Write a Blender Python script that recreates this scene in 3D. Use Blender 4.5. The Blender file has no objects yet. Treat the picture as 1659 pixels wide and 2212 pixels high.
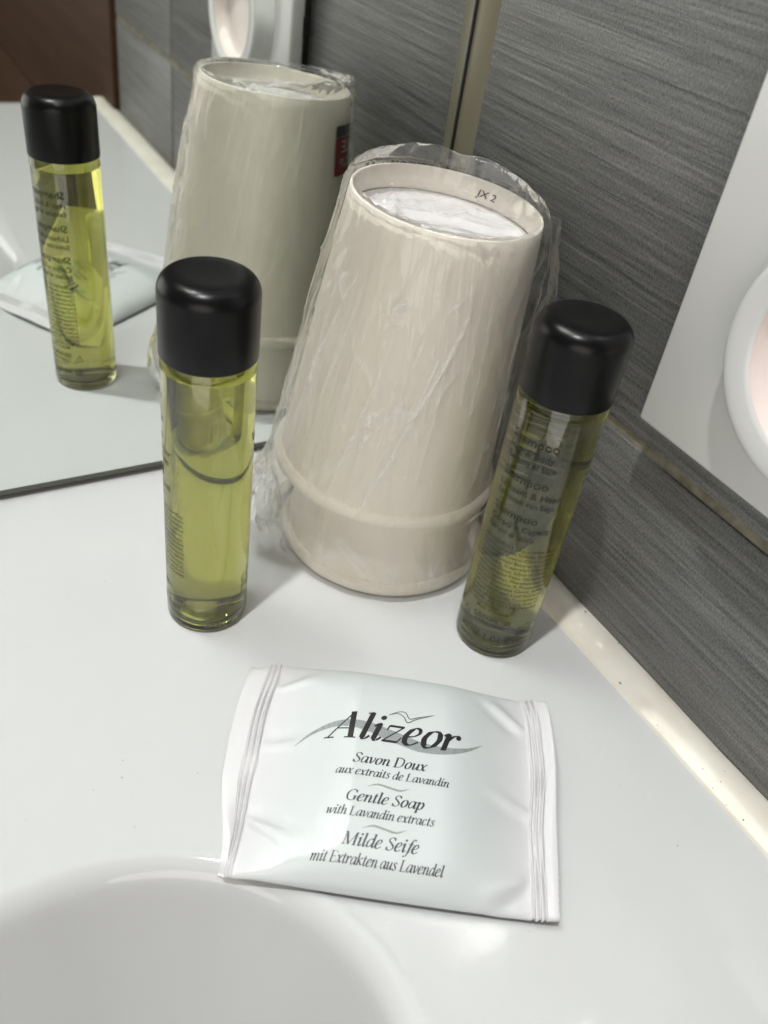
import bpy, bmesh, math, random
import numpy as np
from mathutils import Vector, Matrix, Euler, noise

random.seed(7)
MM = 0.001
scene = bpy.context.scene
COL = scene.collection

# ------------------------------------------------------------------ camera
cam_d = bpy.data.cameras.new('camera')
cam = bpy.data.objects.new('camera', cam_d)
COL.objects.link(cam)
cam.location = (-188.564*MM, -263.854*MM, 203.421*MM)
cam.rotation_euler = (0.89898, -0.13279, -0.50335)
cam_d.sensor_fit = 'HORIZONTAL'
cam_d.sensor_width = 36.0
cam_d.lens = 36.0*1898.8/1659.0
cam_d.clip_start = 0.005
cam_d.clip_end = 30.0
cam_d.dof.use_dof = True
cam_d.dof.focus_distance = 0.250
cam_d.dof.aperture_fstop = 19.0
scene.camera = cam

# ------------------------------------------------------------------ light
world = bpy.data.worlds.new('World')
scene.world = world
world.use_nodes = True
wbg = world.node_tree.nodes['Background']
wbg.inputs['Color'].default_value = (1.0, 0.93, 0.84, 1)
wbg.inputs['Strength'].default_value = 0.13


def area_lamp(name, loc, target, size, power, color):
    ld = bpy.data.lights.new(name, 'AREA')
    ld.shape = 'DISK'
    ld.size = size
    ld.energy = power
    ld.color = color
    lo = bpy.data.objects.new(name, ld)
    COL.objects.link(lo)
    lo.location = loc
    d = Vector(target)-Vector(loc)
    lo.rotation_euler = d.to_track_quat('-Z', 'Y').to_euler()
    return lo


# round ceiling downlight to the left of the basin (its mirror image throws the second shadow)
area_lamp('ceiling_lamp', (-0.360, -0.225, 1.08), (-0.12, -0.12, 0.0), 0.04, 6.5, (0.99, 1.0, 0.985))
# wide soft light over the mirror
area_lamp('mirror_lamp', (-0.30, -0.06, 1.00), (-0.15, -0.10, 0.0), 0.50, 0.5, (0.97, 0.98, 1.0))
# unseen soft fill added low at front left to brighten cups and wall
area_lamp('low_fill', (-0.78, -0.98, 0.16), (-0.08, -0.10, 0.08), 0.90, 4.7, (1.0, 0.955, 0.90))

scene.view_settings.view_transform = 'Standard'
scene.view_settings.look = 'None'
scene.view_settings.exposure = 0.05
scene.view_settings.gamma = 1.0
cy = scene.cycles
cy.use_denoising = True
cy.denoising_input_passes = 'RGB_ALBEDO_NORMAL'
cy.denoising_prefilter = 'ACCURATE'
cy.max_bounces = 24
cy.diffuse_bounces = 5
cy.glossy_bounces = 8
cy.transmission_bounces = 20
cy.transparent_max_bounces = 24
cy.volume_bounces = 0
cy.sample_clamp_indirect = 0.0
cy.blur_glossy = 0.3
cy.caustics_reflective = True
cy.caustics_refractive = True
cy.use_adaptive_sampling = False
cy.use_guiding = True
cy.use_surface_guiding = True
cy.use_volume_guiding = False


# ------------------------------------------------------------------ materials
def mat(name, base=(0.8, 0.8, 0.8), rough=0.5, metal=0.0, ior=1.5, spec=0.5, coat=0.0):
    m = bpy.data.materials.new(name)
    m.use_nodes = True
    b = m.node_tree.nodes['Principled BSDF']
    b.inputs['Base Color'].default_value = (*base, 1)
    b.inputs['Roughness'].default_value = rough
    b.inputs['Metallic'].default_value = metal
    b.inputs['IOR'].default_value = ior
    b.inputs['Specular IOR Level'].default_value = spec
    b.inputs['Coat Weight'].default_value = coat
    b.inputs['Coat Roughness'].default_value = 0.03
    return m


def nt(m):
    return m.node_tree, m.node_tree.nodes, m.node_tree.links, m.node_tree.nodes['Principled BSDF']


def N(nodes, t, **k):
    n = nodes.new(t)
    for a, v in k.items():
        if a.startswith('i_'):
            n.inputs[a[2:].replace('_', ' ')].default_value = v
        else:
            setattr(n, a, v)
    return n


def mapped_noise(m, scale, nscale, detail=4, rough=0.6, coord='Object', rot=(0, 0, 0)):
    t, ns, ln, b = nt(m)
    tc = N(ns, 'ShaderNodeTexCoord')
    mp = N(ns, 'ShaderNodeMapping')
    mp.inputs['Scale'].default_value = scale
    mp.inputs['Rotation'].default_value = rot
    ln.new(tc.outputs[coord], mp.inputs['Vector'])
    no = N(ns, 'ShaderNodeTexNoise')
    no.inputs['Scale'].default_value = nscale
    no.inputs['Detail'].default_value = detail
    no.inputs['Roughness'].default_value = rough
    ln.new(mp.outputs['Vector'], no.inputs['Vector'])
    return no


def ramp(m, src, stops):
    t, ns, ln, b = nt(m)
    r = N(ns, 'ShaderNodeValToRGB')
    el = r.color_ramp.elements
    while len(el) < len(stops):
        el.new(0.5)
    for e, (p, c) in zip(el, stops):
        e.position = p
        e.color = (*c, 1)
    ln.new(src, r.inputs['Fac'])
    return r


def bump(m, src, strength, dist=0.001):
    t, ns, ln, b = nt(m)
    bp = N(ns, 'ShaderNodeBump')
    bp.inputs['Strength'].default_value = strength
    bp.inputs['Distance'].default_value = dist
    ln.new(src, bp.inputs['Height'])
    ln.new(bp.outputs['Normal'], b.inputs['Normal'])
    return bp


# glazed white sanitaryware with faint smears
M_CERAMIC = mat('glazed_ceramic', (0.655, 0.66, 0.662), 0.07, 0, 1.52)
_n = mapped_noise(M_CERAMIC, (1, 1, 1), 14, 4, 0.6)
_r = ramp(M_CERAMIC, _n.outputs['Fac'], [(0.35, (0.02,)*3), (0.75, (0.065,)*3)])
nt(M_CERAMIC)[2].new(_r.outputs['Color'], nt(M_CERAMIC)[3].inputs['Roughness'])

# dark grey tile: horizontal brushed streaks crossed by a fine vertical fibre
M_TILE = mat('streaked_grey_tile', (0.12, 0.12, 0.12), 0.42)
t_, ns_, ln_, b_ = nt(M_TILE)
n1 = mapped_noise(M_TILE, (1, 9, 500), 1.0, 4, 0.6)
n2 = mapped_noise(M_TILE, (1, 45, 1500), 1.0, 2, 0.6)
n3 = mapped_noise(M_TILE, (1, 1900, 900), 1.0, 2, 0.6)
n4 = mapped_noise(M_TILE, (1, 9, 26), 1.0, 2, 0.5)
a1 = N(ns_, 'ShaderNodeMath', operation='MULTIPLY_ADD')
a1.inputs[1].default_value = 0.46
ln_.new(n1.outputs['Fac'], a1.inputs[0])
a2 = N(ns_, 'ShaderNodeMath', operation='MULTIPLY_ADD')
a2.inputs[1].default_value = 0.28
ln_.new(n2.outputs['Fac'], a2.inputs[0])
a3 = N(ns_, 'ShaderNodeMath', operation='MULTIPLY_ADD')
a3.inputs[1].default_value = 0.42
ln_.new(n3.outputs['Fac'], a3.inputs[0])
a4 = N(ns_, 'ShaderNodeMath', operation='MULTIPLY')
a4.inputs[1].default_value = 0.06
ln_.new(n4.outputs['Fac'], a4.inputs[0])
ln_.new(a4.outputs[0], a3.inputs[2])
ln_.new(a3.outputs[0], a2.inputs[2])
ln_.new(a2.outputs[0], a1.inputs[2])
rt = ramp(M_TILE, a1.outputs[0], [(0.43, (0.042, 0.043, 0.043)), (0.55, (0.108, 0.110, 0.109)), (0.65, (0.165, 0.167, 0.165)), (0.82, (0.28, 0.28, 0.275))])
ln_.new(rt.outputs['Color'], b_.inputs['Base Color'])
bump(M_TILE, a1.outputs[0], 0.35, 0.0006)

M_GROUT = mat('beige_grout', (0.34, 0.31, 0.22), 0.85)
_n = mapped_noise(M_GROUT, (1, 1, 1), 160, 4)
_r = ramp(M_GROUT, _n.outputs['Fac'], [(0.3, (0.13, 0.12, 0.085)), (0.7, (0.30, 0.275, 0.21))])
nt(M_GROUT)[2].new(_r.outputs['Color'], nt(M_GROUT)[3].inputs['Base Color'])
bump(M_GROUT, _n.outputs['Fac'], 0.4, 0.0005)

M_SEAL = mat('cream_silicone', (0.80, 0.74, 0.60), 0.46)
_n = mapped_noise(M_SEAL, (1, 1, 1), 45, 5)
_r = ramp(M_SEAL, _n.outputs['Fac'], [(0.25, (0.70, 0.65, 0.55)), (0.6, (0.80, 0.765, 0.69))])
nt(M_SEAL)[2].new(_r.outputs['Color'], nt(M_SEAL)[3].inputs['Base Color'])
bump(M_SEAL, mapped_noise(M_SEAL, (1, 0.25, 1), 220, 3).outputs['Fac'], 0.15, 0.0006)
M_DUST = mat('dust_speck', (0.42, 0.40, 0.37), 0.9)
M_GRIME = mat('grime_speck', (0.16, 0.15, 0.12), 0.8)
M_SEAL2 = mat('aged_silicone', (0.17, 0.155, 0.105), 0.35)
M_BROWNSEAL = mat('brown_silicone', (0.10, 0.06, 0.04), 0.5)

M_MIRROR = mat('mirror_silver', (0.85, 0.88, 0.845), 0.0, 1.0)
M_MEDGE = mat('mirror_edge', (0.11, 0.115, 0.105), 0.25, 0.2)
M_DARK = mat('dark_gap', (0.012, 0.012, 0.012), 0.6)
M_BLACKP = mat('black_plastic', (0.004, 0.004, 0.0045), 0.30, 0, 1.5, 0.25)
_n = mapped_noise(M_BLACKP, (1, 1, 1), 900, 2)
bump(M_BLACKP, _n.outputs['Fac'], 0.02, 0.0001)

t_, ns_, ln_, b_ = nt(M_BLACKP)
_tc = N(ns_, 'ShaderNodeTexCoord')
_vo = N(ns_, 'ShaderNodeTexVoronoi')
_vo.inputs['Scale'].default_value = 330
ln_.new(_tc.outputs['Object'], _vo.inputs['Vector'])
_lt = N(ns_, 'ShaderNodeMath', operation='LESS_THAN')
_lt.inputs[1].default_value = 0.03
ln_.new(_vo.outputs['Distance'], _lt.inputs[0])
_r = ramp(M_BLACKP, _lt.outputs[0], [(0.0, (0.004, 0.004, 0.0045)), (1.0, (0.07, 0.07, 0.07))])
ln_.new(_r.outputs['Color'], b_.inputs['Base Color'])
_n = mapped_noise(M_BLACKP, (1, 1, 1), 130, 5, 0.7)
_r = ramp(M_BLACKP, _n.outputs['Fac'], [(0.35, (0.28,)*3), (0.7, (0.35,)*3)])
ln_.new(_r.outputs['Color'], b_.inputs['Roughness'])
M_WHITEP = mat('white_plastic', (0.66, 0.66, 0.655), 0.22)
M_PINKP = mat('pink_white_plastic', (0.80, 0.71, 0.68), 0.35)
M_WOOD = mat('dark_wood', (0.06, 0.03, 0.016), 0.5, 0, 1.5, 0.15)
_n = mapped_noise(M_WOOD, (20, 2, 40), 1.5, 5)
_r = ramp(M_WOOD, _n.outputs['Fac'], [(0.3, (0.040, 0.017, 0.007)), (0.7, (0.075, 0.034, 0.015))])
nt(M_WOOD)[2].new(_r.outputs['Color'], nt(M_WOOD)[3].inputs['Base Color'])

M_PAPER = mat('cream_card', (0.80, 0.77, 0.70), 0.5)
_n = mapped_noise(M_PAPER, (60, 60, 6), 8, 3)
_r = ramp(M_PAPER, _n.outputs['Fac'], [(0.3, (0.875, 0.82, 0.73)), (0.7, (0.89, 0.838, 0.752))])
nt(M_PAPER)[2].new(_r.outputs['Color'], nt(M_PAPER)[3].inputs['Base Color'])
bump(M_PAPER, _n.outputs['Fac'], 0.03, 0.0003)
M_PAPERW = mat('white_card', (0.76, 0.735, 0.735), 0.45)
M_INK = mat('black_ink', (0.02, 0.02, 0.022), 0.45)
M_INKG = mat('grey_ink', (0.045, 0.05, 0.055), 0.45)
M_INKB = mat('bottle_ink', (0.012, 0.013, 0.010), 0.4)
M_SWOOSH = mat('halftone_grey', (0.33, 0.36, 0.36), 0.5)
# halftone dot screen of the printed swoosh
t_, ns_, ln_, b_ = nt(M_SWOOSH)
_tc = N(ns_, 'ShaderNodeTexCoord')
_mp = N(ns_, 'ShaderNodeMapping')
_mp.inputs['Rotation'].default_value = (0, 0, 0.78)
ln_.new(_tc.outputs['Object'], _mp.inputs['Vector'])
_ck = N(ns_, 'ShaderNodeTexChecker')
_ck.inputs['Scale'].default_value = 5200
_ck.inputs['Color1'].default_value = (0.15, 0.16, 0.165, 1)
_ck.inputs['Color2'].default_value = (0.46, 0.50, 0.50, 1)
ln_.new(_mp.outputs['Vector'], _ck.inputs['Vector'])
ln_.new(_ck.outputs['Color'], b_.inputs['Base Color'])
M_RED = mat('red_print', (0.27, 0.03, 0.026), 0.45)
M_WHITEINK = mat('pale_print', (0.6, 0.55, 0.5), 0.5)
M_SACHET = mat('soap_wrapper', (0.79, 0.83, 0.83), 0.46)
t_, ns_, ln_, b_ = nt(M_SACHET)
# pale mint print that fades to the white of the crimped ends
_tc = N(ns_, 'ShaderNodeTexCoord')
_sx = N(ns_, 'ShaderNodeSeparateXYZ')
ln_.new(_tc.outputs['Object'], _sx.inputs[0])
_ab = N(ns_, 'ShaderNodeMath', operation='ABSOLUTE')
ln_.new(_sx.outputs['X'], _ab.inputs[0])
_mr = N(ns_, 'ShaderNodeMapRange')
_mr.inputs['From Min'].default_value = 0.020
_mr.inputs['From Max'].default_value = 0.037
ln_.new(_ab.outputs[0], _mr.inputs['Value'])
_r = ramp(M_SACHET, _mr.outputs['Result'], [(0.0, (0.635, 0.672, 0.678)), (1.0, (0.67, 0.66, 0.675))])
ln_.new(_r.outputs['Color'], b_.inputs['Base Color'])
_n = mapped_noise(M_SACHET, (1, 1, 1), 260, 3)
bump(M_SACHET, _n.outputs['Fac'], 0.05, 0.0003)


def glass(name, ior, rough=0.0, color=(1, 1, 1), absorb=None, dens=0.0):
    m = bpy.data.materials.new(name)
    m.use_nodes = True
    ns, ln = m.node_tree.nodes, m.node_tree.links
    ns.clear()
    out = ns.new('ShaderNodeOutputMaterial')
    g = ns.new('ShaderNodeBsdfGlass')
    g.inputs['IOR'].default_value = ior
    g.inputs['Roughness'].default_value = rough
    g.inputs['Color'].default_value = (*color, 1)
    ln.new(g.outputs[0], out.inputs['Surface'])
    if absorb:
        v = ns.new('ShaderNodeVolumeAbsorption')
        v.inputs['Color'].default_value = (*absorb, 1)
        v.inputs['Density'].default_value = dens
        ln.new(v.outputs[0], out.inputs['Volume'])
    return m


M_PET = glass('clear_bottle_plastic', 1.50, 0.0, (0.985, 0.99, 0.975))
M_LIQ = glass('green_shampoo', 1.36, 0.0, (1, 1, 1), (0.715, 0.705, 0.05), 104.0)

# thin clear film: mostly see-through, mirror-like at grazing angles
M_FILM = bpy.data.materials.new('clear_film')
M_FILM.use_nodes = True
ns_, ln_ = M_FILM.node_tree.nodes, M_FILM.node_tree.links
ns_.clear()
_out = ns_.new('ShaderNodeOutputMaterial')
_tr = ns_.new('ShaderNodeBsdfTransparent')
_tr.inputs['Color'].default_value = (0.975, 0.975, 0.97, 1)
_gl = ns_.new('ShaderNodeBsdfGlossy')
_gl.inputs['Roughness'].default_value = 0.06
_gl.inputs['Color'].default_value = (1, 1, 1, 1)
_df = ns_.new('ShaderNodeBsdfDiffuse')
_df.inputs['Color'].default_value = (0.9, 0.9, 0.9, 1)
_fr = ns_.new('ShaderNodeLayerWeight')
_fr.inputs['Blend'].default_value = 0.30
_tc = ns_.new('ShaderNodeTexCoord')
_no = ns_.new('ShaderNodeTexNoise')
_no.inputs['Scale'].default_value = 190
_no.inputs['Detail'].default_value = 3
_mp = ns_.new('ShaderNodeMapping')
_mp.inputs['Scale'].default_value = (1, 1, 0.25)
ln_.new(_tc.outputs['Object'], _mp.inputs['Vector'])
ln_.new(_mp.outputs['Vector'], _no.inputs['Vector'])
_bp = ns_.new('ShaderNodeBump')
_bp.inputs['Strength'].default_value = 0.22
_bp.inputs['Distance'].default_value = 0.001
_mp2 = ns_.new('ShaderNodeMapping')
_mp2.inputs['Scale'].default_value = (1, 1, 0.35)
_mx = ns_.new('ShaderNodeMix')
_mx.data_type = 'RGBA'
_mx.inputs['Factor'].default_value = 0.012
ln_.new(_tc.outputs['Object'], _mp2.inputs['Vector'])
ln_.new(_mp2.outputs['Vector'], _mx.inputs['A'])
ln_.new(_no.outputs['Color'], _mx.inputs['B'])
_vo = ns_.new('ShaderNodeTexVoronoi')
_vo.feature = 'F1'
_vo.inputs['Scale'].default_value = 110
ln_.new(_mx.outputs['Result'], _vo.inputs['Vector'])
_ad = ns_.new('ShaderNodeMath')
_ad.operation = 'MULTIPLY_ADD'
_ad.inputs[1].default_value = 0.8
ln_.new(_vo.outputs['Distance'], _ad.inputs[0])
ln_.new(_no.outputs['Fac'], _ad.inputs[2])
ln_.new(_ad.outputs[0], _bp.inputs['Height'])
ln_.new(_bp.outputs['Normal'], _gl.inputs['Normal'])
ln_.new(_bp.outputs['Normal'], _fr.inputs['Normal'])
_m1 = ns_.new('ShaderNodeMixShader')
_m2 = ns_.new('ShaderNodeMixShader')
_m2.inputs['Fac'].default_value = 0.045
_mm = ns_.new('ShaderNodeMath')
_mm.operation = 'MULTIPLY_ADD'
_mm.inputs[1].default_value = 0.70
_mm.inputs[2].default_value = 0.006
ln_.new(_fr.outputs['Fresnel'], _mm.inputs[0])
ln_.new(_mm.outputs[0], _m1.inputs['Fac'])
_vp = ns_.new('ShaderNodeTexVoronoi')
_vp.feature = 'F1'
_vp.inputs['Scale'].default_value = 95
_vp.inputs['Randomness'].default_value = 1.0
_mp3 = ns_.new('ShaderNodeMapping')
_mp3.inputs['Scale'].default_value = (1, 1, 0.22)
_mp3.inputs['Rotation'].default_value = (0.25, -0.2, 0.1)
ln_.new(_tc.outputs['Object'], _mp3.inputs['Vector'])
ln_.new(_mp3.outputs['Vector'], _vp.inputs['Vector'])
_vm = ns_.new('ShaderNodeMapRange')
_vm.inputs['From Min'].default_value = 0.45
_vm.inputs['From Max'].default_value = 0.95
_vm.inputs['To Min'].default_value = 0.008
_vm.inputs['To Max'].default_value = 0.075
_vs = ns_.new('ShaderNodeSeparateColor')
ln_.new(_vp.outputs['Color'], _vs.inputs[0])
ln_.new(_vs.outputs[0], _vm.inputs['Value'])
_at = ns_.new('ShaderNodeAttribute')
_at.attribute_name = 'crease'
_cm = ns_.new('ShaderNodeMath')
_cm.operation = 'MULTIPLY_ADD'
_cm.inputs[1].default_value = 0.26
ln_.new(_at.outputs['Fac'], _cm.inputs[0])
ln_.new(_vm.outputs['Result'], _cm.inputs[2])
ln_.new(_cm.outputs[0], _m2.inputs['Fac'])
ln_.new(_tr.outputs[0], _m2.inputs[1])
ln_.new(_df.outputs[0], _m2.inputs[2])
ln_.new(_m2.outputs[0], _m1.inputs[1])
ln_.new(_gl.outputs[0], _m1.inputs[2])
ln_.new(_m1.outputs[0], _out.inputs['Surface'])


# ------------------------------------------------------------------ helpers
def mesh_obj(name, verts, faces, m, parent=None, smooth=True, loc=None, scale=MM):
    me = bpy.data.meshes.new(name)
    me.from_pydata([(v[0]*scale, v[1]*scale, v[2]*scale) for v in verts], [], faces)
    me.update()
    if m:
        me.materials.append(m)
    if smooth:
        me.polygons.foreach_set('use_smooth', [True]*len(me.polygons))
    o = bpy.data.objects.new(name, me)
    COL.objects.link(o)
    if parent:
        o.parent = parent
    if loc is not None:
        o.location = [c*MM for c in loc]
    return o


def empty(name, loc=(0, 0, 0), rot=(0, 0, 0)):
    o = bpy.data.objects.new(name, None)
    o.empty_display_size = 0.01
    COL.objects.link(o)
    o.location = [c*MM for c in loc]
    o.rotation_euler = rot
    return o


def tag(o, label=None, cat=None, group=None, kind=None):
    if label:
        o['label'] = label
    if cat:
        o['category'] = cat
    if group:
        o['group'] = group
    if kind:
        o['kind'] = kind
    return o


def box(name, a, b, m, parent=None, bev=0.0, seg=2):
    bm = bmesh.new()
    bmesh.ops.create_cube(bm, size=1.0)
    for v in bm.verts:
        v.co = Vector([(a[i]+b[i])/2+v.co[i]*(b[i]-a[i]) for i in range(3)])*MM
    if bev:
        bmesh.ops.bevel(bm, geom=list(bm.edges), offset=bev*MM, segments=seg, profile=0.5, affect='EDGES')
    me = bpy.data.meshes.new(name)
    bm.to_mesh(me)
    bm.free()
    me.materials.append(m)
    o = bpy.data.objects.new(name, me)
    COL.objects.link(o)
    if parent:
        o.parent = parent
    if bev:
        me.polygons.foreach_set('use_smooth', [True]*len(me.polygons))
        try:
            me.set_sharp_from_angle(angle=math.radians(35))
        except Exception:
            pass
    return o


def lathe_data(profile, n=96, closed=False, rfun=None):
    """profile = [(r, z)]; r = 0 ends are closed with a fan."""
    V, F, rows = [], [], []
    for (r, z) in profile:
        if r <= 1e-6:
            rows.append([len(V)])
            V.append((0, 0, z))
        else:
            row = []
            for k in range(n):
                a = 2*math.pi*k/n
                rr = r+(rfun(a, z) if rfun else 0)
                row.append(len(V))
                V.append((rr*math.cos(a), rr*math.sin(a), z))
            rows.append(row)
    for i in range(len(rows)-1):
        A, B = rows[i], rows[i+1]
        for k in range(n):
            k2 = (k+1) % n
            if len(A) == 1 and len(B) == 1:
                continue
            if len(A) == 1:
                F.append((A[0], B[k2], B[k]))
            elif len(B) == 1:
                F.append((A[k], A[k2], B[0]))
            else:
                F.append((A[k], A[k2], B[k2], B[k]))
    return V, F


def arc(cx, cz, r, a0, a1, n):
    return [(cx+r*math.cos(math.radians(a0+(a1-a0)*i/n)), cz+r*math.sin(math.radians(a0+(a1-a0)*i/n))) for i in range(n+1)]


def smoothstep(a, b, x):
    t = np.clip((x-a)/(b-a), 0, 1)
    return t*t*(3-2*t)


# ------------------------------------------------------------------ washbasin
BX0, BX1, BY0, BY1, BR = -560.0, -116.0, -432.0, -142.2, 66.0


def deck_height(X, Y):
    cx, cyy = (BX0+BX1)/2, (BY0+BY1)/2
    qx = np.abs(X-cx)-((BX1-BX0)/2-BR)
    qy = np.abs(Y-cyy)-((BY1-BY0)/2-BR)
    sd = np.hypot(np.maximum(qx, 0), np.maximum(qy, 0))+np.minimum(np.maximum(qx, qy), 0)-BR
    d = -sd
    side = smoothstep(-30, 75, X-(BX1-BR)+0.0*Y)*smoothstep(20, -40, (Y-(BY1-BR)))
    k = 1.0+0.6*side
    dd = d/k
    R = 7.5
    lim = R*math.sin(math.radians(78))
    z = np.zeros_like(X)
    a = (dd > 0)
    fil = R-np.sqrt(np.maximum(R*R-np.clip(dd, 0, lim)**2, 0))
    lin = fil+np.maximum(dd-lim, 0)*math.tan(math.radians(78))
    D = 150.0
    z = np.where(a, -D*np.tanh(lin/D), 0)
    # soft floor falling to the waste
    z = z-np.where(a, 0.06*np.maximum(dd-30, 0), 0)
    # deck is not dead flat
    z = z+0.18*np.sin(X/47.0+1.0)*np.sin(Y/39.0)*(sd > 0)
    return z


def build_basin():
    xs = np.concatenate([np.arange(-900, -330, 10.0), np.arange(-330, -262, 2.0), np.arange(-262, -95, 0.75), np.arange(-95, -0.0, 3.0), [-0.0]])
    ys = np.concatenate([np.arange(-470, -300, 6.0), np.arange(-300, -130, 0.75), np.arange(-130, 12, 3.5), [12.0]])
    X, Y = np.meshgrid(xs, ys)
    Z = deck_height(X, Y)
    nx, ny = len(xs), len(ys)
    V = np.stack([X.ravel(), Y.ravel(), Z.ravel()], 1).tolist()
    F = []
    for j in range(ny-1):
        for i in range(nx-1):
            a = j*nx+i
            F.append((a, a+1, a+nx+1, a+nx))
    # rounded front edge and apron
    prev = list(range(nx))
    for (y, z) in [(-474, -0.7), (-477.5, -2.5), (-480, -5), (-481.3, -8.5), (-481.6, -13), (-481.6, -120)]:
        row = []
        for i in range(nx):
            row.append(len(V))
            V.append((xs[i], y, z))
        for i in range(nx-1):
            F.append((row[i], row[i+1], prev[i+1], prev[i]))
        prev = row
    o = mesh_obj('washbasin', V, F, M_CERAMIC)
    rd = random.Random(12)
    bm = bmesh.new()
    for k in range(46):
        x, y = rd.uniform(-205, -16), rd.uniform(-215, -8)
        z = float(deck_height(np.array([x]), np.array([y]))[0])
        if z < -0.5:
            continue
        rr = rd.uniform(0.07, 0.2)
        mtx = Matrix.Translation((x*MM, y*MM, (z+0.05)*MM)) @ Matrix.Rotation(rd.uniform(0, 3), 4, 'Z') @ Matrix.Diagonal((rr*rd.uniform(1, 3.2)*MM, rr*MM, 0.08*MM, 1))
        bmesh.ops.create_icosphere(bm, subdivisions=1, radius=1.0, matrix=mtx)
    me = bpy.data.meshes.new('dust')
    bm.to_mesh(me)
    bm.free()
    me.materials.append(M_DUST)
    d = bpy.data.objects.new('dust', me)
    COL.objects.link(d)
    d.parent = o
    d['kind'] = 'stuff'
    tag(o, 'white glazed washbasin with a wide flat deck and sunken bowl at lower left', 'washbasin')
    return o


build_basin()

# ------------------------------------------------------------------ tiled wall on the right
wall = box('tiled_wall', (7.0, -440, -160), (60, 40, 960), M_DARK)
tag(wall, kind='structure')
box('grout', (0.9, -439, -158), (6.9, 36, 958), M_GROUT, wall)
tiles = [(-313.4, 34, 68.7, 366), (-313.4, 34, 0.6, 65.2), (-438, -316.8, 68.7, 366), (-313.4, 34, 369.4, 667), (-438, -316.8, 369.4, 667),
         (-313.4, 34, 670.4, 956), (-438, -316.8, 670.4, 956), (-438, -316.8, 0.6, 65.2),
         (-313.4, 34, -156, -2.8), (-438, -316.8, -156, -2.8)]
for (y0, y1, z0, z1) in tiles:
    box('tile', (0.0, y0, z0), (6.8, y1, z1), M_TILE, wall, 0.5, 2)

# dark timber door beyond the end of the tiles (seen only in the mirror)
door = empty('wooden_door', (0, -445, -160))
tag(door, 'dark brown wooden door past the end of the tiled wall, seen in the mirror', 'door')
for (z0, z1) in ((-600, 95), (97, 760)):
    box('panel', (-3, -1250, z0), (38, 0, z1), M_WOOD, door, 1.0, 2)
box('groove', (3, -1250, 94.0), (36, -1, 98.0), M_DARK, door)

# ------------------------------------------------------------------ mirror
backwall = box('back_wall', (-900, 12.2, -60), (6.8, 60, 960), M_DARK)
tag(backwall, kind='structure')
mir = box('mirror', (-895, 0.0, 3.0), (-3.0, 6.0, 950), M_MIRROR)
tag(mir, 'large wall mirror standing just above the deck, left of the tiled corner', 'mirror')
box('bottom_edge', (-895, -0.35, 2.4), (-2.6, 6.2, 4.0), M_MEDGE, mir)
box('side_edge', (-3.0, -0.35, 4.7), (-1.9, 6.2, 950), M_DARK, mir)
box('gap_seal', (-895, 2.5, -0.4), (-2, 12, 2.4), M_BROWNSEAL, mir)


# sealant beads -----------------------------------------------------------
def bead(name, sect, along, path, m, wob=0.25, seed=0):
    V, F = [], []
    n = len(sect)
    for i, s in enumerate(path):
        for j, (a, b) in enumerate(sect):
            w = noise.noise(Vector((s*0.03, j*0.4, seed)))*wob + noise.noise(Vector((s*0.12, j*0.9, seed+5)))*wob*0.35
            if j in (0, n-1):
                w *= 0.7
            if along == 'y':
                V.append((a-abs(w)*0.3+w*0.5, s, b+w))
            else:
                V.append((a+w*0.5, b+w*0.5, s))
    for i in range(len(path)-1):
        for j in range(n-1):
            a = i*n+j
            F.append((a, a+1, a+n+1, a+n))
    o = mesh_obj(name, V, F, m)
    o['kind'] = 'structure'
    return o


sec = [(-13.6, -0.6), (-13.2, 0.4), (-12.2, 1.2), (-10, 2.2), (-7.5, 2.7), (-5, 2.75), (-2.5, 2.4), (-0.8, 1.8), (0.4, 1.2)]
sealant = bead('deck_sealant', sec, 'y', np.arange(-478, 10, 1.6).tolist(), M_SEAL, 0.35, 3)
specs_bm = bmesh.new()
rs = random.Random(4)
for k in range(12):
    y = rs.uniform(-225, -118)
    x = rs.choice([rs.uniform(-12.5, -10.5), rs.uniform(-12.5, -3), rs.uniform(-3.0, -0.6)])
    zz = np.interp(x, [s[0] for s in sec], [s[1] for s in sec])
    r = rs.uniform(0.10, 0.30)
    mtx = Matrix.Translation((x*MM, y*MM, (zz+0.05)*MM)) @ Matrix.Diagonal((r*MM, r*rs.uniform(1, 2.4)*MM, 0.12*MM, 1))
    bmesh.ops.create_icosphere(specs_bm, subdivisions=1, radius=1.0, matrix=mtx)
me = bpy.data.meshes.new('grime')
specs_bm.to_mesh(me)
specs_bm.free()
me.materials.append(M_GRIME)
o = bpy.data.objects.new('grime', me)
COL.objects.link(o)
o.parent = sealant
o['kind'] = 'stuff'
csec = [(0.35, -10.2), (-0.25, -9.0), (-0.9, -6.6), (-1.5, -4.0), (-1.9, -1.8), (-1.95, -0.6), (-2.0, 0.3)]
bead('corner_sealant', csec, 'z', np.arange(-0.5, 950, 2.5).tolist(), M_SEAL2, 0.3, 9)

# ------------------------------------------------------------------ white wall unit on the right
unit = empty('wall_dispenser', (0, -171, 81))
tag(unit, 'white plastic wall unit with a raised round opening on the grey tiles', 'dispenser')
box('back_panel', (-10.0, -48.5, 0), (-3.6, 48.5, 190), M_WHITEP, unit, 1.2, 3)
box('shadow_gap', (-3.5, -46.3, 1.5), (-0.0, 46.3, 188), M_DARK, unit)  # black filler standing in for the shadow between panel and tiles
box('clip', (-4.4, 47.2, 42), (-2.4, 49.1, 50), M_DARK, unit)


def ring_mesh(name, prof, c, m, n=96):
    V, F = lathe_data(prof, n)
    W = [(c[0]-z, c[1]+x, c[2]+y) for (x, y, z) in V]     # lathe axis -> -x
    return mesh_obj(name, W, [f[::-1] for f in F], m, unit)


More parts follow.
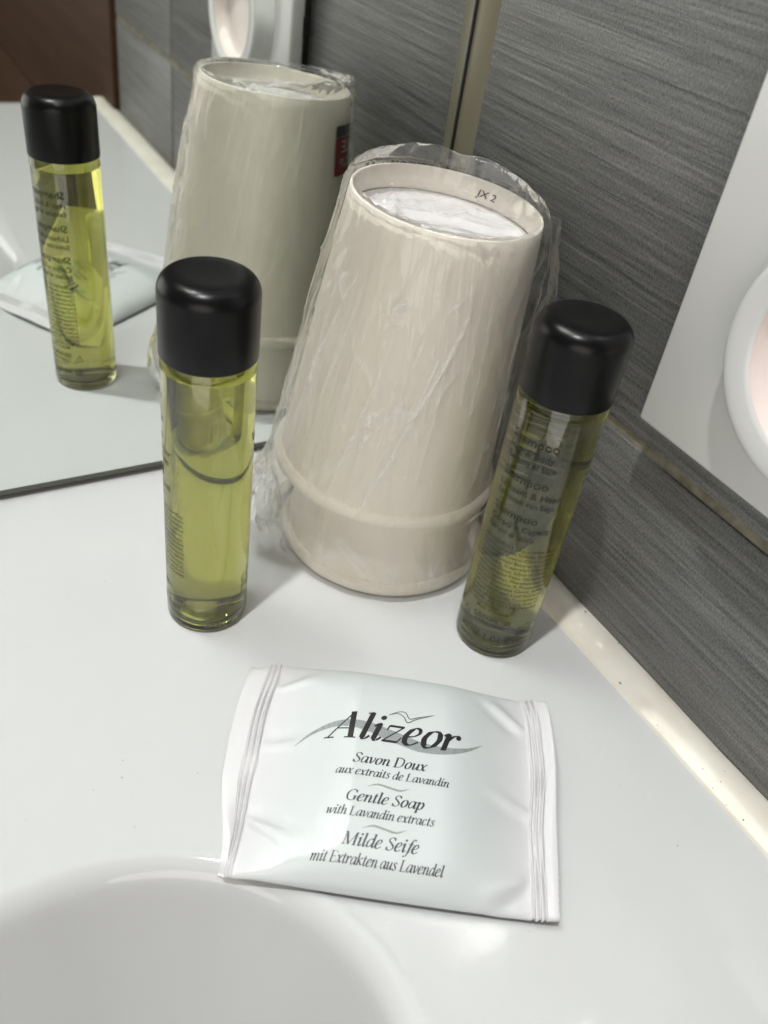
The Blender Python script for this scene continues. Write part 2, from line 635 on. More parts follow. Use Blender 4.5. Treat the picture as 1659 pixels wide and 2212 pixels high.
rc = (-10.0, -3.0, 43.0)
ring_mesh('round_collar', [(34.0, -0.3), (33.6, 0.6), (31.6, 2.6), (30.0, 6.8), (29.5, 7.6), (28.8, 8.0), (27.6, 8.1), (23.6, 8.0), (22.8, 7.7), (22.3, 7.0)], rc, M_WHITEP)
ring_mesh('recess', [(22.35, 7.2), (21.9, 4.0), (20.8, 1.2), (18, 0.5), (9, 0.45), (0, 0.4)], rc, M_PINKP)


# ------------------------------------------------------------------ lettering
def sans_mesh(txt, size=1.0, bold=0.0):
    """flat filled letters of Blender's built-in sans, as numpy verts + faces (baseline at y = 0)."""
    cu = bpy.data.curves.new('txt', 'FONT')
    cu.body = txt
    cu.size = size
    cu.resolution_u = 3
    cu.fill_mode = 'FRONT'
    cu.offset = float(bold)*size
    ob = bpy.data.objects.new('txt', cu)
    me = ob.to_mesh()
    V = np.array([v.co[:] for v in me.vertices]) if len(me.vertices) else np.zeros((0, 3))
    F = [tuple(p.vertices) for p in me.polygons]
    ob.to_mesh_clear()
    bpy.data.objects.remove(ob)
    bpy.data.curves.remove(cu)
    return V, F


def fit_text(txt, width=None, cap=None, bold=0.008):
    V, F = sans_mesh(txt, 1.0, bold)
    x0, x1 = V[:, 0].min(), V[:, 0].max()
    ref, _ = sans_mesh('H', 1.0)
    s = cap/(ref[:, 1].max()) if cap else 1.0
    sx = width/(x1-x0) if width else s
    W = V.copy()
    W[:, 0] = (V[:, 0]-x0)*sx
    W[:, 1] = V[:, 1]*s
    return W, F


class Lay:
    def __init__(self):
        self.V, self.F = [], []

    def add(self, V, F):
        o = len(self.V)
        self.V += [tuple(v) for v in V]
        self.F += [tuple(i+o for i in f) for f in F]

    def text(self, txt, x, y, width=None, cap=None, rot=0.0, bold=0.008):
        V, F = fit_text(txt, width, cap, bold)
        c, s = math.cos(rot), math.sin(rot)
        self.add([(x+c*v[0]-s*v[1], y+s*v[0]+c*v[1], 0) for v in V], F)
        return V[:, 0].max()

    def bar(self, p, q, w):
        p, q = np.array(p, float), np.array(q, float)
        d = q-p
        d /= np.linalg.norm(d)
        n = np.array([-d[1], d[0]])*w/2
        self.add([(*(p-n), 0), (*(q-n), 0), (*(q+n), 0), (*(p+n), 0)], [(0, 1, 2, 3)])

    def path(self, pts, w):
        for a, b in zip(pts, pts[1:]):
            self.bar(a, b, w)


# ------------------------------------------------------------------ shampoo bottles
RB, HB, HC = 12.35, 113.7, 92.1
BW = math.radians(108)*RB            # width of the printed block


def label_layout():
    L = Lay()
    for y, t, w, c in [(79.6, 'Shampoo', 14.6, 2.5), (76.1, 'Hair & Body', 14.2, 1.95), (73.1, 'Extracts of Sage', 15.4, 1.75),
                       (67.3, 'Shampoo', 14.6, 2.5), (63.7, 'Lichaam & Haar', 19.2, 1.95), (60.7, 'Extracten van Sage', 18.2, 1.75),
                       (55.3, 'Shampoo', 14.6, 2.5), (51.8, 'Corpo e Capelli', 18.6, 1.95), (48.8, 'Estratti di Salvia', 15.2, 1.75)]:
        L.text(t, 0, y, w, c)
    ing = ['INGREDIENTS : Aqua/Water/Eau,', 'Sodium Laureth Sulfate, Sodium', 'Chloride, Coco-Glucoside,', 'Cocamidopropyl Betaine, Ascorbyl',
           'Palmitate, Caprylyl Glycol,', 'Propylene Glycol, Glyceryl Oleate,', 'Hydrogenated Palm Glycerides', 'Citrate, Lecithin, Phenoxyethanol,',
           'Polyquaternium-7, Potassium', 'Sorbate, Propylene Glycol, Salvia', 'Officinalis (Sage) Leaf Extract,', 'Sodium Benzoate, Tocopherol,',
           'Parfum (Fragrance), Citric Acid, CI', '42090, CI 60730 (Violet']
    for i, t in enumerate(ing):
        L.text(t, 0, 44.9-1.73*i, BW, 1.12)
    L.text('2), Benzyl Alcohol.', 0, 44.9-1.73*14, 11.5, 1.12)
    L.text('Made in France', 4.0, 19.0, 10.6, 1.25)
    L.text('GROUPE GM', 3.8, 15.4, 12.4, 1.5, bold=0.02)
    L.bar((3.8, 15.0), (16.2, 15.0), 0.16)
    L.text('F-75015 PARIS', 4.6, 13.3, 10.2, 1.1)
    L.bar((4.4, 12.9), (15.0, 12.9), 0.14)
    L.text('30 ml 1.01 fl.oz', -0.5, 7.4, 22.4, 2.45)
    # recycling loop of three arrows
    for k in range(3):
        a = math.radians(90+120*k)
        p = (0.6+1.7*math.cos(a), 14.6+1.7*math.sin(a))
        b = math.radians(90+120*(k+1))
        q = (0.6+1.7*math.cos(b), 14.6+1.7*math.sin(b))
        L.bar(p, q, 0.28)
    # open jar symbol
    jx, jy = 19.2, 10.6
    L.path([(jx, jy), (jx+4.4, jy), (jx+4.4, jy+2.5), (jx, jy+2.5), (jx, jy)], 0.16)
    L.path([(jx, jy+2.5), (jx+0.8, jy+3.2), (jx+4.9, jy+2.9), (jx+4.4, jy+2.5)], 0.14)
    L.path([(jx-0.3, jy+3.9), (jx+4.0, jy+5.3), (jx+4.2, jy+4.8), (jx-0.1, jy+3.5), (jx-0.3, jy+3.9)], 0.15)
    L.text('18M', jx+0.8, jy+0.65, 2.8, 1.2)
    # front of the bottle: brand running up the side and a small line beside it
    cx = BW/2+math.pi*RB
    L.text('naibourn', cx+5.8, 59.5, 30.0, 10.5, rot=math.pi/2, bold=0.045)
    L.text('ETINTE', cx-6.4, 11.5, 9.0, 1.9, rot=math.pi/2)
    L.text('LEINTE', cx-4.0, 12.5, 9.0, 1.4, rot=math.pi/2)
    return L


LABEL = label_layout()


def bottle(name, x, y, block_left_deg, label, group):
    root = empty(name, (x, y, 0.05))
    tag(root, label, 'bottle', group)
    # shell: outer skin up, over the neck, inner skin down
    outer = [(0, 1.3), (5.5, 1.1), (8.6, 0.55), (9.8, 0.0), (11.0, 0.15), (11.9, 0.75), (12.25, 1.7), (RB, 3.0), (RB, 20), (RB, 55), (RB, 88.6), (RB+0.05, 88.7), (RB+0.05, 88.85), (RB-0.06, 88.95)]
    outer += arc(RB-1.2, 93.6, 1.14, 0, 75, 5)+[(10.4, 94.9), (10.2, 96.5), (10.2, 104), (9.2, 104.2), (9.15, 96)]
    ri = RB-0.75
    inner = [(9.2, 94.5)]+arc(ri-1.6, 92.8, 1.6, 70, 0, 4)+[(ri, 55), (ri, 20), (ri, 5.2), (ri-0.5, 3.8), (ri-1.9, 2.8), (8.4, 2.9), (5.0, 3.5), (0, 3.7)]
    V, F = lathe_data(outer+inner, 128)
    # moulded number at the foot
    o = mesh_obj('body', V, F, M_PET, root)
    liq = [(0, 3.67), (5.0, 3.47), (8.4, 2.87), (ri-1.87, 2.77), (ri-0.48, 3.78), (ri+0.03, 5.2), (ri+0.03, 20), (ri+0.03, 55)]
    liq += arc(ri-1.6, 92.8, 1.63, 0, 50, 4)+[(9.25, 94.2), (9.0, 94.25), (0, 94.2)]
    V, F = lathe_data(liq, 128)
    mesh_obj('shampoo', V, F, M_LIQ, root)
    RC = 12.6
    cap = [(0, HC+13.5), (12.42, HC+13.5), (12.42, HC+0.12), (12.5, HC), (RC, HC+0.3), (RC, HC+8)]
    cap += arc(RC-4.6, HB-4.9, 4.6, 0, 82, 12)+[(6, HB-0.45), (3, HB-0.55), (0, HB-0.6)]
    V, F = lathe_data(cap, 128)
    mesh_obj('cap', V, F, M_BLACKP, root)
    a0 = math.radians(block_left_deg)
    rr = RB+0.03
    Vt = [(rr*math.cos(a0+v[0]/rr), rr*math.sin(a0+v[0]/rr), v[1]) for v in LABEL.V]
    mesh_obj('printed_text', Vt, LABEL.F, M_INKB, root, smooth=False)
    # moulded digits near the foot
    D = Lay()
    D.text('26B36 176', 0, 0, 11.5, 1.7)
    off = a0+BW/RB+math.radians(28)
    base = [(RB-0.02, 2.2), (RB+0.20, 2.2)]
    Vd = []
    n0 = len(D.V)
    for rad in (RB-0.05, RB+0.16):
        for v in D.V:
            Vd.append((rad*math.cos(off+v[0]/RB), rad*math.sin(off+v[0]/RB), 2.9+v[1]))
    Fd = [tuple(i+n0 for i in f) for f in D.F]+[tuple(reversed(f)) for f in D.F]
    # side walls of the relief
    from collections import Counter
    cnt = Counter()
    for f in D.F:
        for i in range(len(f)):
            cnt[(f[i], f[(i+1) % len(f)])] += 1
    for (i, j) in list(cnt):
        if (j, i) not in cnt:
            Fd.append((i, j, j+n0, i+n0))
    mesh_obj('moulded_code', Vd, Fd, M_PET, root, smooth=False)
    return root


bottle('shampoo_bottle', -117.7, -73.6, -251.0, 'green shampoo bottle with black cap standing between mirror and basin, left of the cups', 'shampoo bottles on the deck').rotation_euler = (0.018, -0.010, 0)
bottle('shampoo_bottle', -36.3, -117.8, -188.5, 'green shampoo bottle with black cap beside the tiled wall, its printed text facing out', 'shampoo bottles on the deck').rotation_euler = (0.006, 0.0, 0)


# ------------------------------------------------------------------ paper cups
def cup_profile(lip_r, top_r, h, lip_rad=2.35):
    """upside-down cup: lip on z = 0 plane, base up.  Returns wall, lip, base profiles."""
    t = 0.45
    z0 = 2*lip_rad-0.3
    r0 = lip_r-lip_rad
    wall = [(r0, z0-1.2)]
    for i in range(1, 24):
        f = i/24
        wall.append((r0+(top_r-r0)*f, z0+(h-z0)*f))
    wall += [(top_r-0.02, h-0.35), (top_r-0.25, h), (top_r-0.75, h+0.05), (top_r-1.0, h-0.3), (top_r-1.05+0.3, h-7.2)]
    lip = arc(r0, lip_rad, lip_rad, 130, -180, 18)
    inner = [(r0-0.1, 1.2), (r0-t, z0+2), (top_r-t+0.2, h-9.6)]
    base = [(top_r-0.78, h-7.4), (top_r-2.0, h-7.55), (top_r*0.5, h-7.4), (0, h-7.35)]
    return wall, lip, inner, base


def build_cup(name, loc, rot, lip_r, top_r, h, label, seam_deg, printed):
    root = empty(name, loc, rot)
    tag(root, label, 'cup', 'stacked paper cups in clear film')
    wall, lip, inner, base = cup_profile(lip_r, top_r, h)
    sa = math.radians(seam_deg)

    def rf(a, z):
        d = (a-sa+math.pi) % (2*math.pi)-math.pi
        s = 0.0
        if z > 3 and z < h-0.6:
            s = 0.42*(1-smoothstep(-0.004, 0.014, d))*smoothstep(-0.16, -0.12, d)
        return float(s+0.10*math.sin(3*a+z*0.03))
    V, F = lathe_data(wall, 240, rfun=rf)
    mesh_obj('side_wall', V, F, M_PAPER, root)
    V, F = lathe_data(inner, 96)
    mesh_obj('inner_wall', V, F, M_PAPER, root)
    V, F = lathe_data(lip, 160, rfun=lambda a, z: 0.16*math.exp(-((((a-sa-0.06+math.pi) % (2*math.pi))-math.pi)/0.05)**2))
    mesh_obj('rolled_lip', V, F, M_PAPER, root)
    V, F = lathe_data(base, 96)
    mesh_obj('base_disc', V, F, M_PAPERW, root)
    if printed:
        # handwritten-looking mark inside the foot ring
        D = Lay()
        D.text('JX 2', 0, 0, 6.6, 2.1)
        r = top_r-1.22
        a0 = math.radians(36)
        Vd = []
        for v in D.V:
            a = a0-(v[0]+0.25*v[1])/r
            rr = r-0.0+0.0
            Vd.append((rr*math.cos(a), rr*math.sin(a), h-4.9+v[1]))
        mesh_obj('ink_mark', Vd, D.F, M_INK, root, smooth=False)
        # small red printed tag on the side that faces the mirror
        patch = empty('printed_tag', (0, 0, 0))
        patch.parent = root

        def on_side(a_deg, z):
            rr = np.interp(z, [w[1] for w in wall[1:24]], [w[0] for w in wall[1:24]])+0.55
            return (rr*math.cos(math.radians(a_deg)), rr*math.sin(math.radians(a_deg)), z)

        def quad(n, a0, a1, z0, z1, m, par, lift=0.0, seg=10):
            V, F = [], []
            for i in range(seg+1):
                for z in (z0, z1):
                    p = on_side(a0+(a1-a0)*i/seg, z)
                    k = 1+lift/30
                    V.append((p[0]*k, p[1]*k, z))
            for i in range(seg):
                F.append((2*i, 2*i+2, 2*i+3, 2*i+1))
            return mesh_obj(n, V, F, m, par)
        bpy.data.objects.remove(patch)
        q = quad('printed_tag', 38, 62, 65.0, 78.5, M_RED, root)
        quad('dark_band', 38, 62, 78.7, 82.5, M_INKG, q, 0.0)
        # pale letters on the tag
        T = Lay()
        T.text('LE', 0, 0, 7.5, 4.2)
        T.text('CUP', 0, -5.0, 8.5, 3.0)
        Vt = []
        for v in T.V:
            a = 40+math.degrees(v[0]/30)
            p = on_side(a, 73+v[1])
            Vt.append((p[0]*1.003, p[1]*1.003, p[2]))
        mesh_obj('pale_letters', Vt, T.F, M_WHITEINK, q, smooth=False)
    return root


build_cup('paper_cup', (-45.9, -59.5, 0.3), (0.0, 0.0, 0), 36.4, 27.2, 91.0,
          'cream paper cup upside down, lower of the two, its lip on the white deck', 200, False)
CUP = build_cup('paper_cup', (-50.214+0.05577*30.3, -56.774-0.0303*30.3, 30.3), (0.0303, 0.05577, 0), 38.3, 28.0, 91.4,
                'cream paper cup upside down, upper of the two, an inked mark inside its foot', -151, True)

# ------------------------------------------------------------------ clear film round the cups
CUPM = Matrix.Translation(CUP.location) @ CUP.rotation_euler.to_matrix().to_4x4()


def ridged(x, y, z):
    return 1.0-abs(noise.noise(Vector((x, y, z))))*2.0


def angd(a, b):
    return (a-b+math.pi) % (2*math.pi)-math.pi


def build_film():
    nth = 760
    # (s, r, z in the tilted frame of the upper cup, blend with the deck frame)
    rows = []
    prof = []
    low_c = np.array([-45.9, -59.5])
    # deck part up to the lip of the upper cup
    for i in range(22):
        f = i/21
        prof.append(('low', 37.6-0.6*math.sin(math.pi*f)+1.6*f, 0.5+29.0*f, f))
    for i in range(110):
        f = i/109
        prof.append(('up', 39.2+(29.0-39.2)*f, 2.0+90.0*f, f))
    V, F = [], []
    gth = [2*math.pi*k/nth for k in range(nth)]
    fr = random.Random(21)
    TH = np.array(gth)[None, :]
    ZZ = np.array([p[2] for p in prof if p[0] == 'up'])[:, None]
    fold_h = np.zeros((ZZ.shape[0], nth))
    folds = []
    for k in range(95):          # straight stretch lines fanning down to the lip
        a = math.radians(fr.uniform(-200, 20))
        z0, z1 = fr.uniform(2, 38), fr.uniform(40, 90)
        folds.append((a, z0, a+math.radians(fr.uniform(-3, 10)), z1, fr.uniform(0.10, 0.30), fr.uniform(0.18, 0.42)))
    for k in range(16):          # long loose creases crossing them
        a = math.radians(fr.uniform(-190, 10))
        z0, z1 = fr.uniform(0, 30), fr.uniform(45, 92)
        folds.append((a, z0, a+math.radians(fr.choice([-1, 1])*fr.uniform(12, 38)), z1, fr.uniform(0.22, 0.45), fr.uniform(0.22, 0.40)))
    for k in range(9):           # small star-shaped crumples
        a, z = math.radians(fr.uniform(-175, -40)), fr.uniform(14, 84)
        for j in range(6):
            t = fr.uniform(0, 2*math.pi)
            l = fr.uniform(2, 6)
            folds.append((a, z, a+l*math.cos(t)/33, z+l*math.sin(t)+0.01, fr.uniform(0.2, 0.5), 0.3))
    for (a0, z0, a1, z1, amp, wid) in folds:
        t = (ZZ-z0)/(z1-z0)
        inside = smoothstep(0, 0.12, t)*(1-smoothstep(0.80, 1.0, t))
        ac = a0+(a1-a0)*t+0.004*np.sin(ZZ*0.16+a0*9)
        d = ((TH-ac+math.pi) % (2*math.pi)-math.pi)*34.0
        fold_h += amp*inside*np.where(d < 0, np.exp(-(d/wid)**2), np.exp(-d/(3.2*wid)))
    ZL = np.array([p[2] for p in prof if p[0] == 'low'])[:, None]
    fold_l = np.zeros((ZL.shape[0], nth))
    for k in range(34):
        a = math.radians(fr.uniform(-200, 10))
        z0, z1 = fr.uniform(0, 8), fr.uniform(18, 30)
        da = fr.choice([-1, 1])*fr.uniform(0.05, 0.55)
        amp, wid = fr.uniform(0.25, 0.8), fr.uniform(0.35, 0.8)
        t = (ZL-z0)/(z1-z0)
        inside = smoothstep(0, 0.15, t)*(1-smoothstep(0.75, 1.0, t))
        d = ((TH-a-da*t+math.pi) % (2*math.pi)-math.pi)*36.0
        fold_l += amp*inside*np.where(d < 0, np.exp(-(d/wid)**2), np.exp(-d/(4.0*wid)))
    fold_i = 0
    low_i = 0
    crease = []
    for (kind, r, z, f) in prof:
        for a in gth:
            ca, sa_ = math.cos(a), math.sin(a)
            if kind == 'low':
                # crumpled tail of the bag at the left, loose folds round the foot
                tail = math.exp(-(angd(a, math.radians(168))/0.34)**2)
                b = 9.5*tail*(math.sin(math.pi*min(1, 0.16+0.84*(1-f)))**0.8)
                w = 1.3*ridged(a*9, z*0.05, 1.3)*tail+0.55*noise.noise(Vector((ca*5, sa_*5, z*0.08)))
                w += fold_l[low_i//nth, low_i % nth]
                crease.append(min(1.0, max(0.0, fold_l[low_i//nth, low_i % nth]-0.12)*0.9+0.35*tail))
                low_i += 1
                w += 2.2*tail*noise.noise(Vector((a*16, z*0.12, 4.0)))
                rr = r+b+w+0.5*ridged(ca*4+z*0.03, sa_*4, 0.7)*math.sin(math.pi*f)
                p = Vector(((low_c[0]*(1-f)+(CUP.location.x/MM)*f)+rr*ca, (low_c[1]*(1-f)+(CUP.location.y/MM)*f)+rr*sa_, max(0.25, z+1.2*tail*noise.noise(Vector((a*11, f*3, 9))))))
            else:
                fin = math.exp(-(angd(a, math.radians(-28))/0.42)**2)*math.exp(-((z-74)/22.0)**2)
                left = math.exp(-(angd(a, math.radians(178))/0.5)**2)*math.exp(-((z-55)/30.0)**2)
                # long pleats fanning down from the foot of the cup
                lean = a*1.0+0.0035*z
                fade = 0.15+0.85*smoothstep(-0.15, 0.35, noise.noise(Vector((ca*1.6, sa_*1.6, z*0.02+4))))
                pl = 0.42*fade*(max(0, ridged(lean*8, z*0.012, 3.1))**6)+0.38*fade*(max(0, ridged(lean*19+0.5*noise.noise(Vector((a*3, z*0.04, 1))), z*0.018, 7.7))**8)
                cr = 0.55*(max(0, ridged(ca*2.4+0.2*z/30, sa_*2.4, z*0.05+2.0))**10)+0.45*(max(0, ridged(ca*3.4-0.5*z/30+7, sa_*3.4, z*0.035+5.0))**12)
                cr2 = 0.2*noise.noise(Vector((ca*7, sa_*7, z*0.09)))
                rr = r+0.3+fold_h[fold_i//nth, fold_i % nth]+7.0*fin*(0.75+0.5*noise.noise(Vector((a*14, z*0.08, 2.2))))+1.6*left+pl+cr+cr2*(0.4+2*fin)
                crease.append(min(1.0, max(0.0, fold_h[fold_i//nth, fold_i % nth]-0.06)*1.5))
                fold_i += 1
                q = CUPM @ Vector((rr*ca*MM, rr*sa_*MM, z*MM))
                p = q/MM
            V.append(tuple(p))
    # collar standing above the foot ring, then down into the recess and across
    top = []
    for i in range(8):
        top.append(('rise', i/7))
    for i in range(1, 13):
        top.append(('drop', i/12))
    for i in range(1, 22):
        top.append(('flat', i/21))
    for (kind, f) in top:
        for a in gth:
            ca, sa_ = math.cos(a), math.sin(a)
            back = 0.5+0.5*math.cos(angd(a, math.radians(55)))
            hgt = 0.7+6.0*back**1.8*(0.8+0.45*noise.noise(Vector((ca*2.2, sa_*2.2, 5))))
            if kind == 'rise':
                r = 29.2-1.0*f*back+0.5*noise.noise(Vector((ca*6, sa_*6, f*2)))
                z = 92.0+hgt*math.sin(f*math.pi/2)
            elif kind == 'drop':
                r = 28.2-0.9*back-3.0*f+0.5*noise.noise(Vector((ca*7, sa_*7, f*3)))
                z = 92.0+hgt*(1-f)-4.8*f*f+0.5*noise.noise(Vector((ca*9, sa_*9, f*4)))
            else:
                r = 24.6*(1-f)
                x, y = r*ca, r*sa_
                fold = math.exp(-((0.50*x+0.86*y+4)/1.6)**2)*2.6*smoothstep(0, 0.25, f)
                crz = math.exp(-((0.50*x+0.86*y+4)/0.7)**2)+math.exp(-((0.9*x-0.43*y+15)/0.6)**2)
                fold2 = math.exp(-((0.9*x-0.43*y+15)/1.3)**2)*2.2*smoothstep(0, 0.25, f)
                z = 86.6+0.7*noise.noise(Vector((x*0.16, y*0.16, 3)))+1.1*max(0, ridged(x*0.06+1, y*0.12, 6))**4+float(fold)+float(fold2)
                z = max(z, 84.6)
            crease.append(0.45*crz if kind == 'flat' else 0.10+0.25*max(0.0, noise.noise(Vector((ca*8, sa_*8, f*3)))))
            q = CUPM @ Vector((r*ca*MM, r*sa_*MM, z*MM))
            V.append(tuple(q/MM))
    nr = len(prof)+len(top)
    for j in range(nr-1):
        for k in range(nth):
            k2 = (k+1) % nth
            F.append((j*nth+k, j*nth+k2, (j+1)*nth+k2, (j+1)*nth+k))
    o = mesh_obj('plastic_wrap', V, F, M_FILM)
    at = o.data.attributes.new('crease', 'FLOAT', 'POINT')
    at.data.foreach_set('value', np.array(crease, dtype=np.float32))
    tag(o, 'crinkled clear plastic film wrapped round the two stacked paper cups', 'plastic film')
    # gathered tail of the bag hanging at the left of the foot
    rt = random.Random(5)
    for sheet in range(3):
        V, F = [], []
        nu, nv = 44, 30
        a_mid = math.radians(150+12*sheet)
        for j in range(nv):
            f = j/(nv-1)
            for i in range(nu):
                g = i/(nu-1)
                out = (7.5+2.0*sheet)*math.sin(math.pi*min(1, 0.1+0.9*g))*(0.35+0.65*math.sin(math.pi*(0.15+0.75*f)))
                a = a_mid+(g-0.5)*(0.62-0.1*sheet)
                zig = 1.5*ridged(g*5+sheet*3, f*1.4, sheet+0.5)+0.9*ridged(g*9, f*2.2, sheet+4.5)
                rr = 37.6+out+zig
                z = 27.0*(1-f)+0.6+1.6*noise.noise(Vector((g*4, f*3, sheet)))*(1-f)
                cx = low_c[0]*f+CUP.location.x/MM*(1-f)
                cyy = low_c[1]*f+CUP.location.y/MM*(1-f)
                V.append((cx+rr*math.cos(a), cyy+rr*math.sin(a), max(0.3+0.15*sheet, z)))
        for j in range(nv-1):
            for i in range(nu-1):
                q = j*nu+i
                F.append((q, q+1, q+nu+1, q+nu))
        mesh_obj('gathered_tail', V, F, M_FILM, o)
    return o


build_film()

# ------------------------------------------------------------------ soap sachet
SOAP_C = (-95.0, -155.0)
SOAP_A = math.radians(-33.6)


def pack_top(u, v):
    """height (mm) of the upper sheet of the sachet at local u, v"""
    au = np.where(u < 0, -u/36.5, u/37.0)
    end = 1-smoothstep(0.30, 1.02, au)
    side = np.sqrt(np.maximum(0, 1-np.clip(np.abs(v)/33.6, 0, 1)**3.2))
    base = 3.6+0.25*np.sin(u/17.0+0.8)
    h = base*(0.55+0.45*side)+7.9*(0.10+0.90*end)*side*(0.90+0.10*end)
    # creases running in from the crimped ends
    for (cu, cv, ang, L, amp) in [(34, 22, 2.55, 15, 0.9), (35, -6, 2.9, 14, 0.6), (33, -26, -2.6, 14, 0.9), (-33, 24, 0.5, 13, 0.7), (-34, -20, -0.45, 16, 0.8), (-34, 3, 0.1, 12, 0.4)]:
        du, dv = u-cu, v-cv
        t = du*math.cos(ang)+dv*math.sin(ang)
        n = -du*math.sin(ang)+dv*math.cos(ang)
        m = smoothstep(-4, 1, t)*(1-smoothstep(L*0.4, L, t))
        h = h+amp*m*np.exp(-(n/(1.2+0.14*np.maximum(t, 0)))**2)-amp*0.7*m*np.exp(-((n-2.6)/2.2)**2)
    # crimp ridges
    wob = 0.7*np.sin(v/11.0+u*0.02)+0.25*np.sin(v/4.1+1.0)
    ur = u-wob*0.6
    cr = np.where(u > 0, smoothstep(36.0, 36.6, ur)*(1-smoothstep(40.2, 40.7, ur)), smoothstep(-40.7, -40.2, ur)*(1-smoothstep(-36.6, -36.0, ur)))
    amp = 0.55+0.25*np.sin(v/5.3+np.sign(u))+0.15*np.sin(v/2.2)
    h = h+cr*(0.35+amp*np.cos((ur-36.8)*2*math.pi/1.45+0.4*np.sin(v/8.0)))
    return h


def pack_warp(U, Vv):
    """outline, serrated cut, lifted right end and drooping left front corner"""
    Uo = U+0.5*np.sin(Vv/9.0)*smoothstep(34, 38, np.abs(U))*np.sign(U)
    narrow = 1-0.035*smoothstep(-36, -45, U)
    Vo = Vv*narrow*(1+0.012*np.cos(U/20.0))
    Uo = Uo+5.5*smoothstep(-4, -34, Vv)*smoothstep(-37, -45.5, U)-1.5*smoothstep(-10, -34, Vv)*smoothstep(38, 43.6, U)
    ser = np.where(U >= 43.3, 0.5*np.abs(((Vv/0.9) % 2)-1)*smoothstep(-12, -22, Vv), 0)
    Uo = Uo+ser
    lift = 1.6*smoothstep(36, 44, U)*(1+0.4*np.sin(Vv/14.0))
    droop = 3.2*smoothstep(-30, -46, U)*smoothstep(5, -34, Vv)
    droop = droop+1.6*smoothstep(-36, -46, U)
    return Uo, Vo, lift-droop


def build_soap():
    root = empty('soap_sachet', (SOAP_C[0], SOAP_C[1], 0), (0, 0, SOAP_A))
    tag(root, 'white wrapped bar of soap with printed lettering, lying flat by the bowl', 'soap')
    us = np.concatenate([np.linspace(-45.5, -34, 56), np.linspace(-33.5, 33.5, 110), np.linspace(34, 43.6, 52)])
    vs = np.concatenate([np.linspace(-33.6, -31, 12), np.linspace(-30.2, 30.2, 80), np.linspace(31, 33.6, 12)])
    U, Vv = np.meshgrid(us, vs)
    top = pack_top(U, Vv)
    side = np.sqrt(np.maximum(0, 1-np.clip(np.abs(Vv)/33.6, 0, 1)**4))
    endm = 1-smoothstep(30, 37, np.abs(U))
    bot = top-0.35-(top-0.55-0.9)*side*endm-1.6*side*(1-endm)*0.1
    Uo, Vo, dz = pack_warp(U, Vv)
    top = top+dz
    bot = bot+dz
    # follow the deck: nothing sinks into it
    ca, sa_ = math.cos(SOAP_A), math.sin(SOAP_A)
    XW = SOAP_C[0]+ca*Uo-sa_*Vo
    YW = SOAP_C[1]+sa_*Uo+ca*Vo
    dk = deck_height(XW, YW)
    bot = np.maximum(bot, np.maximum(dk, -2.0)+0.25)
    top = np.maximum(top, bot+0.2)
    ny, nx = U.shape
    V = np.concatenate([np.stack([Uo.ravel(), Vo.ravel(), top.ravel()], 1), np.stack([Uo.ravel(), Vo.ravel(), bot.ravel()], 1)]).tolist()
    F = []
    n = nx*ny
    for j in range(ny-1):
        for i in range(nx-1):
            a = j*nx+i
            F.append((a, a+1, a+nx+1, a+nx))
            F.append((n+a, n+a+nx, n+a+nx+1, n+a+1))
    for i in range(nx-1):
        F.append((i, n+i, n+i+1, i+1))
        b = (ny-1)*nx+i
        F.append((b, b+1, n+b+1, n+b))
    for j in range(ny-1):
        a = j*nx
        F.append((a, a+nx, n+a+nx, n+a))
        b = a+nx-1
        F.append((b, n+b, n+b+nx, b+nx))
    mesh_obj('wrapper', V, F, M_SACHET, root)
    return root


soap = build_soap()


# serif italic drawn with a broad nib ---------------------------------------
def catmull(pts, n=5):
    P = [np.array(p, float) for p in pts]
    if len(P) == 2:
        return P
    out = []
    Q = [2*P[0]-P[1]]+P+[2*P[-1]-P[-2]]
    for i in range(1, len(Q)-2):
        p0, p1, p2, p3 = Q[i-1], Q[i], Q[i+1], Q[i+2]
        for k in range(n):
            t = k/n
            out.append(0.5*((2*p1)+(-p0+p2)*t+(2*p0-5*p1+4*p2-p3)*t*t+(-p0+3*p1-3*p2+p3)*t**3))
    out.append(P[-1])
    return out


